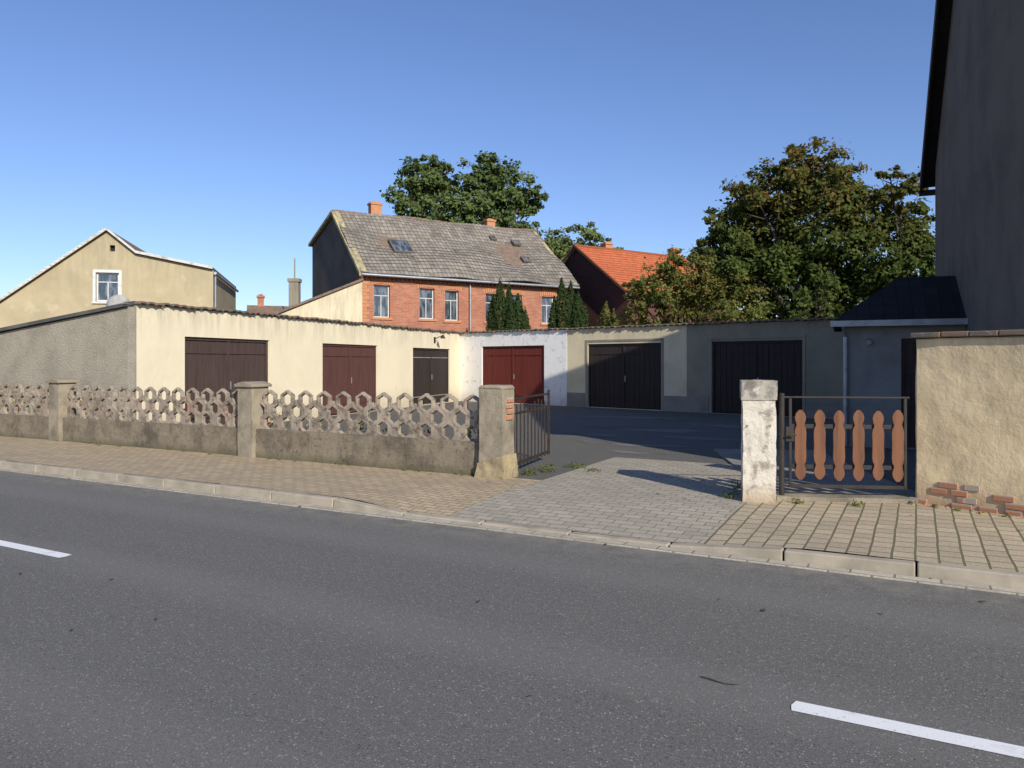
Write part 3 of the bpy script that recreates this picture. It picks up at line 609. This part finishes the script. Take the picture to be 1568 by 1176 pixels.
# ------------------------------------------------------------ red roofed house
G=group('red_roof_house',(6.8,44.2,0),math.atan2(.565,.825)); L=9.5; E=5.85; RY=4.6; RH=9.0
tg=lambda y:E+(RH-E)*(1-abs(y-RY)/RY)
mb=MB(); wall(mb,0,L,lambda x:E,[(2,2.8,2.6,4.0),(5,5.8,2.6,4.0)],0,.3)
def gw(mb,x0,x1):
    o0,o1,z0,z1=5.1,5.75,6.2,7.2
    for a,b_ in ((.301,RY),(RY,o0),(o1,9.2)): mb.prism([(a,0),(b_,0),(b_,tg(b_)),(a,tg(a))],x0,x1,'x')
    mb.prism([(o0,0),(o1,0),(o1,z0),(o0,z0)],x0,x1,'x'); mb.prism([(o0,z1),(o1,z1),(o1,tg(o1)),(o0,tg(o0))],x0,x1,'x')
gw(mb,0,.3); gw(mb,L-.3,L); mb.box(.3,L-.3,8.9,9.2,0,E); mb.build('walls',[M_brickD],G)
mb=MB(); mb.box(.1,.16,5.1,5.16,6.2,7.2,0); mb.box(.1,.16,5.69,5.75,6.2,7.2,0); mb.box(.1,.16,5.16,5.69,6.2,6.26,0); mb.box(.1,.16,5.16,5.69,7.14,7.2,0);mb.box(.1,.16,5.4,5.44,6.26,7.14,0); mb.box(.15,.155,5.16,5.69,6.26,7.14,1); mb.build('gable_window',[M_frame,M_dglass],G)
sl=math.hypot(RY+.3,(RH-E)*(RY+.3)/RY)
tiled_slope('front_roof',(-.3,-.3,E-.1),(1,0,0),(0,RY,RH-E),L+.6,sl,[M_tileR],G,sag=.05,seed=5)
mb=MB(); mb.prism([(-.3,E-.16),(RY,RH+.05),(9.5,E-.16),(9.5,E-.26),(RY,RH-.07),(-.3,E-.26)],-.22,L+.2,'x'); mb.build('roof_deck',[M_darkr],G)
mb=MB(); mb.prism([(RY,RH+.17),(9.5,E-.06),(9.5,E-.15),(RY,RH+.06)],-.3,L+.3,'x',0); mb.prism([(-.35,E-.04),(RY,RH+.22),(RY,RH+.10),(-.35,E-.16)],-.34,-.2,'x',0); mb.tube((-.3,RY,RH+.13),(L+.3,RY,RH+.13),.12,.12,10); mb.build('roof_edges',[M_tileR],G)
mb=MB(); chim(mb,3.0,RY+.6,.3,8.2,9.55); chim(mb,9.3,RY+.5,.35,8.2,9.7); mb.build('chimneys',[M_brickO],G,bevel=.01)

# ------------------------------------------------------------ big grey house on the right (gable towards the yard)
G=group('grey_gable_house',(10.2,18.1,0),math.atan2(-.915,-.403)); DW=9.6; LL=11.0
AX,AZ=3.95,9.7; EZ=6.4; NE=5.8
k=(AZ-EZ)/AX; k2=(AZ-NE)/(LL-AX)
tf=lambda x: EZ+k*x if x<AX else AZ-k2*(x-AX)
mb=MB(); wall(mb,0,LL,tf,[],0,.35,breaks=[AX]); wall(mb,0,LL,tf,[],DW-.35,DW,breaks=[AX]); mb.box(0,.35,.35,DW-.35,0,EZ-.02); mb.box(LL-.35,LL,.35,DW-.35,0,NE-.05)
mb.build('walls',[M_darkr],G)
mb=MB()
mb.prism([(-.45,EZ-.45*k),(AX,AZ),(LL+.25,NE-.25*k2),(LL+.25,NE+.18-.25*k2),(AX,AZ+.2),(-.45,EZ+.2-.45*k)],-.24,DW+.22,'y'); mb.build('roof',[M_tileB],G)
mb=MB(); mb.prism([(-.5,EZ-.12-.5*k),(AX,AZ-.08),(AX,AZ+.22),(-.5,EZ+.24-.5*k)],-.29,-.241,'y'); mb.box(-.62,-.46,-.3,DW,EZ-.55,EZ-.43); mb.build('verge_board',[M_brown2],G)
# lean-to
G=group('outhouse',(6.39,14.5,0),math.atan2(-.403,.915)); Lw=2.0; Dd=2.6
mb=MB(); wall(mb,0,Lw+.15,lambda x:2.45,[(1.0,1.75,.1,2.15)],0,.2); mb.box(0,.2,.2,Dd,0,2.45); mb.box(.2,Lw+1.0,Dd-.2,Dd,0,2.45); mb.build('walls',[M_leanto],G)
mb=MB(); e=2.46; r=3.42
P=[(-.2,-.25,e),(Lw+.05,-.25,e),(1.0,1.3,r),(Lw+.6,1.3,r),(-.2,Dd+.2,e),(Lw+1.1,Dd+.2,e)]
mb.add(P,[(0,1,3,2),(0,2,4),(2,3,5,4)]); ob=mb.build('roof',[M_tileB],G,recalc=False); ob.modifiers.new('s','SOLIDIFY').thickness=.07
mb=MB(); mb.box(-.22,Lw+.1,-.33,-.26,e-.08,e+.03); mb.tube((.0,-.3,e-.05),(.05,-.08,e-.27),.035); mb.tube((.05,-.08,e-.27),(.05,-.08,.1),.045,.045,12); mb.build('gutter_pipe',[M_zinc],G)
mb=MB(); mb.box(1.0,1.06,.05,.13,.1,2.15); mb.box(1.69,1.75,.05,.13,.1,2.15); mb.box(1.06,1.69,.05,.13,2.08,2.15); mb.box(1.06,1.69,.09,.12,.1,2.08); 
for zz in (.9,1.5): mb.box(1.06,1.69,.06,.089,zz,zz+.05)
mb.build('door',[M_brown],G); mb=MB(); mb.tube((.45,-.001,2.1),(.45,-.12,2.08),.06,.05,10); mb.build('lamp_box',[M_zinc],G)

# ------------------------------------------------------------ vegetation
def leafmesh(name,pts,nrm,size,mat,parent=None,asp=.6):
    n=len(pts); t=rng.normal(size=(n,3)); t-= (t*nrm).sum(1,keepdims=True)*nrm; t/=np.linalg.norm(t,axis=1,keepdims=True)+1e-9
    b_=np.cross(nrm,t); s=(size*rng.uniform(.6,1.3,size=(n,1)))
    V=np.stack([pts-t*s*.5,pts+b_*s*asp*.5+t*s*.05,pts+t*s*.5,pts-b_*s*asp*.5+t*s*.05],1).reshape(-1,3)
    me=bpy.data.meshes.new(name); me.vertices.add(4*n); me.vertices.foreach_set('co',V.astype(np.float32).ravel())
    me.loops.add(4*n); me.loops.foreach_set('vertex_index',np.arange(4*n,dtype=np.int32)); me.polygons.add(n)
    me.polygons.foreach_set('loop_start',np.arange(0,4*n,4,dtype=np.int32)); me.polygons.foreach_set('loop_total',np.full(n,4,dtype=np.int32))
    me.update(calc_edges=True); me.materials.append(mat); ob=bpy.data.objects.new(name,me); sc.collection.objects.link(ob)
    if parent: ob.parent=parent
    return ob
def tree(name,base,clumps,nsub,nleaf,size,mat,trunk_r=.35,subr=.25,yj=1.0):
    G=group(name,(0,0,0)); base=Vector(base); R=random.Random(len(name)*7+len(clumps)+int(base.x*10))
    cl=[(x,base.y+R.uniform(-yj,yj),z,r) for x,z,r in clumps]
    mb=MB(); zc=min(c[2] for c in cl); fork=base+Vector((R.uniform(-.2,.2),0,max(1.5,zc*.55))); 
    mb.tube(base,fork,trunk_r*1.25,trunk_r*.8,10)
    for x,y,z,r in cl:
        p=fork; e=Vector((x,y,z)); mid=p.lerp(e,.5)+Vector((R.uniform(-.3,.3),R.uniform(-.3,.3),R.uniform(0,.4)))
        mb.tube(p,mid,trunk_r*.5,trunk_r*.26,7); mb.tube(mid,e,trunk_r*.26,trunk_r*.1,6)
        for k in range(4):
            q=e+Vector((R.gauss(0,1),R.gauss(0,1),R.gauss(0,.8))).normalized()*r*.85; mb.tube(mid.lerp(e,R.uniform(.5,1)),q,trunk_r*.11,trunk_r*.03,5)
    mb.build('trunk_and_limbs',[M_bark],G,smooth=True)
    c=np.array(cl); w=c[:,3]**2; w/=w.sum(); idx=rng.choice(len(c),size=nsub,p=w)
    d=rng.normal(size=(nsub,3)); d/=np.linalg.norm(d,axis=1,keepdims=True)
    rad=c[idx,3]*(.35+.80*rng.random(nsub)**.6); sc_=c[idx,:3]+d*rad[:,None]*np.array([1,1,.9])
    sr=c[idx,3]*subr*rng.uniform(.5,1.4,size=nsub)
    k=rng.integers(0,nsub,size=nleaf); off=rng.normal(size=(nleaf,3))*sr[k][:,None]*.5*np.array([1,1,.7])
    pts=sc_[k]+off; out=pts-c[idx[k],:3]; out/=np.linalg.norm(out,axis=1,keepdims=True)+1e-9
    nr=rng.normal(size=(nleaf,3))*.6+out*.7+np.array([0,0,.5]); nr/=np.linalg.norm(nr,axis=1,keepdims=True)
    leafmesh('foliage',pts,nr,size,mat,G); return G
tree('chestnut_tree',(13.0,32,0),[(12.8,9.5,1.5),(11.3,8.7,1.7),(9.7,7.3,1.4),(11.0,6.3,2.1),(13.2,7.3,2.2),(9.3,5.3,1.3),(13,4.9,2.2),(15.2,4.4,2.0),(10.5,4.2,1.4),(14.1,8.7,1.3),(8.8,6.4,.8),(12.4,10.2,.9),(10.4,8.3,1.0)],860,56000,.22,M_leafC,.35,.22)
tree('chestnut_tree',(16.3,31,0),[(15.8,8.5,1.0),(16.6,7.7,1.1),(15.6,6.3,1.5),(17.1,5.4,1.3),(16.8,6.6,1.0),(17.6,4.0,1.3),(15.4,9.2,.5)],330,17000,.20,M_leafC,.25,.22)
tree('poplar_tree',(-4,60,0),[(-7.5,16.2,1.9),(-8.4,14.9,1.5),(-6.2,16.6,1.6),(-6.5,14.6,2.2),(-4.6,15.3,1.6),(-2.3,16.4,1.7),(-.5,15.7,2.2),(1.1,14.9,1.5),(-1.8,14.3,2.3),(.5,13.0,1.7),(-4.4,13.2,2.2),(-7.5,13.4,1.6),(-7,17.4,.9),(-1.4,17.2,.9),(-4,11,2.5)],640,36000,.34,M_leafD,.5,.22)
tree('linden_tree',(7.5,85,0),[(7.5,15.5,2.4),(4.9,14.8,2.1),(9.3,14.3,2),(10.9,13.5,1.5),(3.8,12.8,2),(8,12,3)],240,12000,.45,M_leafL,.5)
tree('linden_tree',(17,66,0),[(16.6,10.2,1.4),(18,9.6,1.6),(15.6,9.2,1.2)],120,6000,.4,M_leafL,.3)
tree('plum_tree',(7.3,31.5,0),[(6.2,4.9,1.1),(7.3,5.3,1.1),(8.4,5.0,1.2),(5.9,3.8,1.1),(7.6,4.0,1.3),(9.1,3.9,1.2),(5.2,4.5,.65),(6.7,5.8,.55)],300,18000,.15,M_leafO,.14)
def thuja(x,y,h,r,n,mat=M_leafT,name='thuja_tree',heads=((0,0,1,1),)):
    G=group(name,(x,y,0)); mb=MB(); mb.tube((0,0,0),(0,0,h*.85),.1,.03); mb.build('trunk',[M_bark],G); P=[];Q=[]
    for hx,hy,hs,rs in heads:
        m_=int(n/len(heads)); hh=rng.random(m_)**.75; a=rng.uniform(0,2*math.pi,m_); wob=1+.3*np.sin(a*5+hh*9+hx*7)*np.cos(hh*17+a*2)
        rr=r*rs*np.clip((1-hh**3.2),0,1)**.8*wob*(.55+.45*rng.random(m_)**.4)
        P.append(np.stack([hx+np.cos(a)*rr,hy+np.sin(a)*rr,.3+hh*(h*hs-.3)+rng.normal(size=m_)*.12],1))
        nr=np.stack([np.cos(a),np.sin(a),.3*np.ones(m_)],1)+rng.normal(size=(m_,3))*.45; Q.append(nr/np.linalg.norm(nr,axis=1,keepdims=True))
    leafmesh('foliage',np.concatenate(P),np.concatenate(Q),.14,mat,G,.5)
thuja(-.15,37.1,5.6,.55,20000,heads=((-.45,0,1,1),(.0,.2,.95,1),(.45,-.1,.88,1),(-.8,.2,.86,.9),(.1,-.3,.8,1),(.8,.1,.74,.8)))
thuja(2.75,37.0,5.65,.52,20000,heads=((-.3,0,1,1),(.15,.2,.97,1),(.5,-.1,.88,1),(-.65,.1,.84,.9),(.85,.2,.76,.8)))
thuja(4.5,36.0,4.4,.5,6000,M_leafO,'juniper_shrub',heads=((0,0,1,1),(.4,.1,.9,.9)))
# weeds along walls and joints
def weeds(name,spots,mat=M_weed,size=.05):
    P=[];Nn=[]
    for x,y,z,r,n,h in spots:
        a=rng.uniform(0,2*math.pi,n); q=rng.random(n)**.7*r; P.append(np.stack([x+np.cos(a)*q,y+np.sin(a)*q,z+rng.random(n)**1.5*h],1))
        v=np.stack([np.cos(a),np.sin(a),.4*np.ones(n)],1)+rng.normal(size=(n,3))*.5; Nn.append(v/np.linalg.norm(v,axis=1,keepdims=True))
    leafmesh(name,np.concatenate(P),np.concatenate(Nn),size,mat,None,.45)
sp=[]
R=random.Random(11)
for i in range(45):
    p=W(R.uniform(-24,-5),R.uniform(9.0,9.08),.1); sp.append((p.x,p.y,p.z,.04,10,.025))
for s,n,r,k,h in ((-4.9,9.6,.14,120,.1),(-4.8,10.0,.17,140,.1),(-4.6,10.6,.22,120,.06),(-1.9,9.4,.15,120,.14),(-1.95,9.0,.08,60,.08),(-1.85,9.9,.2,150,.15),(-1.2,9.05,.08,50,.05),(-.6,9.2,.08,50,.05),(-4.2,10.3,.12,50,.03)):
    p=W(s,n,.1); sp.append((p.x,p.y,p.z,r,k,h))
for i in range(7):
    t=i/6; p=q0.lerp(q1,t)+Vector((-.1,-.1)); sp.append((p.x,p.y,.1,.05,16,.035))
weeds('weeds',sp,size=.04)
sp=[];fr=[];fy=[]
for i in range(30):
    s=R.uniform(-22,-6); p=W(s,R.uniform(9.5,10.0),.1); h=R.uniform(.3,.85); sp.append((p.x,p.y,p.z,R.uniform(.12,.3),170,h))
    (fr if i%2 else fy).append((p.x,p.y,p.z+h*.8,.14,16,.12))
weeds('garden_shrub',sp,M_leafO,.07); weeds('red_flowers',fr,M_flR,.06); weeds('yellow_flowers',fy,M_flY,.06)
P=[]
for i in range(80):
    s=R.uniform(-12,6); n=R.choice([R.uniform(2,6.5),R.uniform(6.4,6.75),R.uniform(8.3,9.0)]); p=W(s,n,.012 if n<6.75 else .112); P.append(tuple(p))
P=np.array(P); nr=np.tile(np.array([0,0,1.0]),(len(P),1))+rng.normal(size=(len(P),3))*.15; nr/=np.linalg.norm(nr,axis=1,keepdims=True)
leafmesh('fallen_leaves',P,nr,.045,M_litter,None,.6)
mb=MB(); mb.tube((1.02,4.05,.008),(1.12,3.96,.008),.005,.004,5); mb.tube((1.12,3.96,.008),(1.19,3.94,.01),.004,.002,5); mb.build('fallen_twig',[M_bark])

# ------------------------------------------------------------ light, sky, camera
EL=29.0; az=Vector((.45,-.893)).normalized()
S=Vector((az.x*math.cos(math.radians(EL)),az.y*math.cos(math.radians(EL)),math.sin(math.radians(EL))))
ld=bpy.data.lights.new('sun','SUN'); ld.energy=5.0; ld.angle=math.radians(.5); ld.color=(1,.945,.845)
lo=bpy.data.objects.new('sun',ld); sc.collection.objects.link(lo); lo.rotation_euler=(-S).to_track_quat('-Z','Y').to_euler(); lo.location=S*60
w=bpy.data.worlds.new('World'); sc.world=w; w.use_nodes=True; nt=w.node_tree; nt.nodes.clear()
o=nt.nodes.new('ShaderNodeOutputWorld'); bg=nt.nodes.new('ShaderNodeBackground'); st=nt.nodes.new('ShaderNodeTexSky'); st.sky_type='NISHITA'
st.sun_disc=False; st.sun_elevation=math.radians(EL); st.sun_rotation=math.atan2(az.x,az.y); st.air_density=1.0; st.dust_density=.3; st.ozone_density=3.0; st.altitude=0
nt.links.new(mixc(nt,1.0,st.outputs[0],(.90,.94,1.17),'MULTIPLY'),bg.inputs[0]); nt.links.new(bg.outputs[0],o.inputs[0]); bg.inputs[1].default_value=.125
cd=bpy.data.cameras.new('camera'); co=bpy.data.objects.new('camera',cd); sc.collection.objects.link(co); sc.camera=co
cd.sensor_width=36; cd.lens=36*1150/1568; cd.shift_y=-33/1568; cd.clip_end=3000; cd.clip_start=.05
co.location=(0,0,1.7); co.rotation_euler=(math.pi/2,0,0)
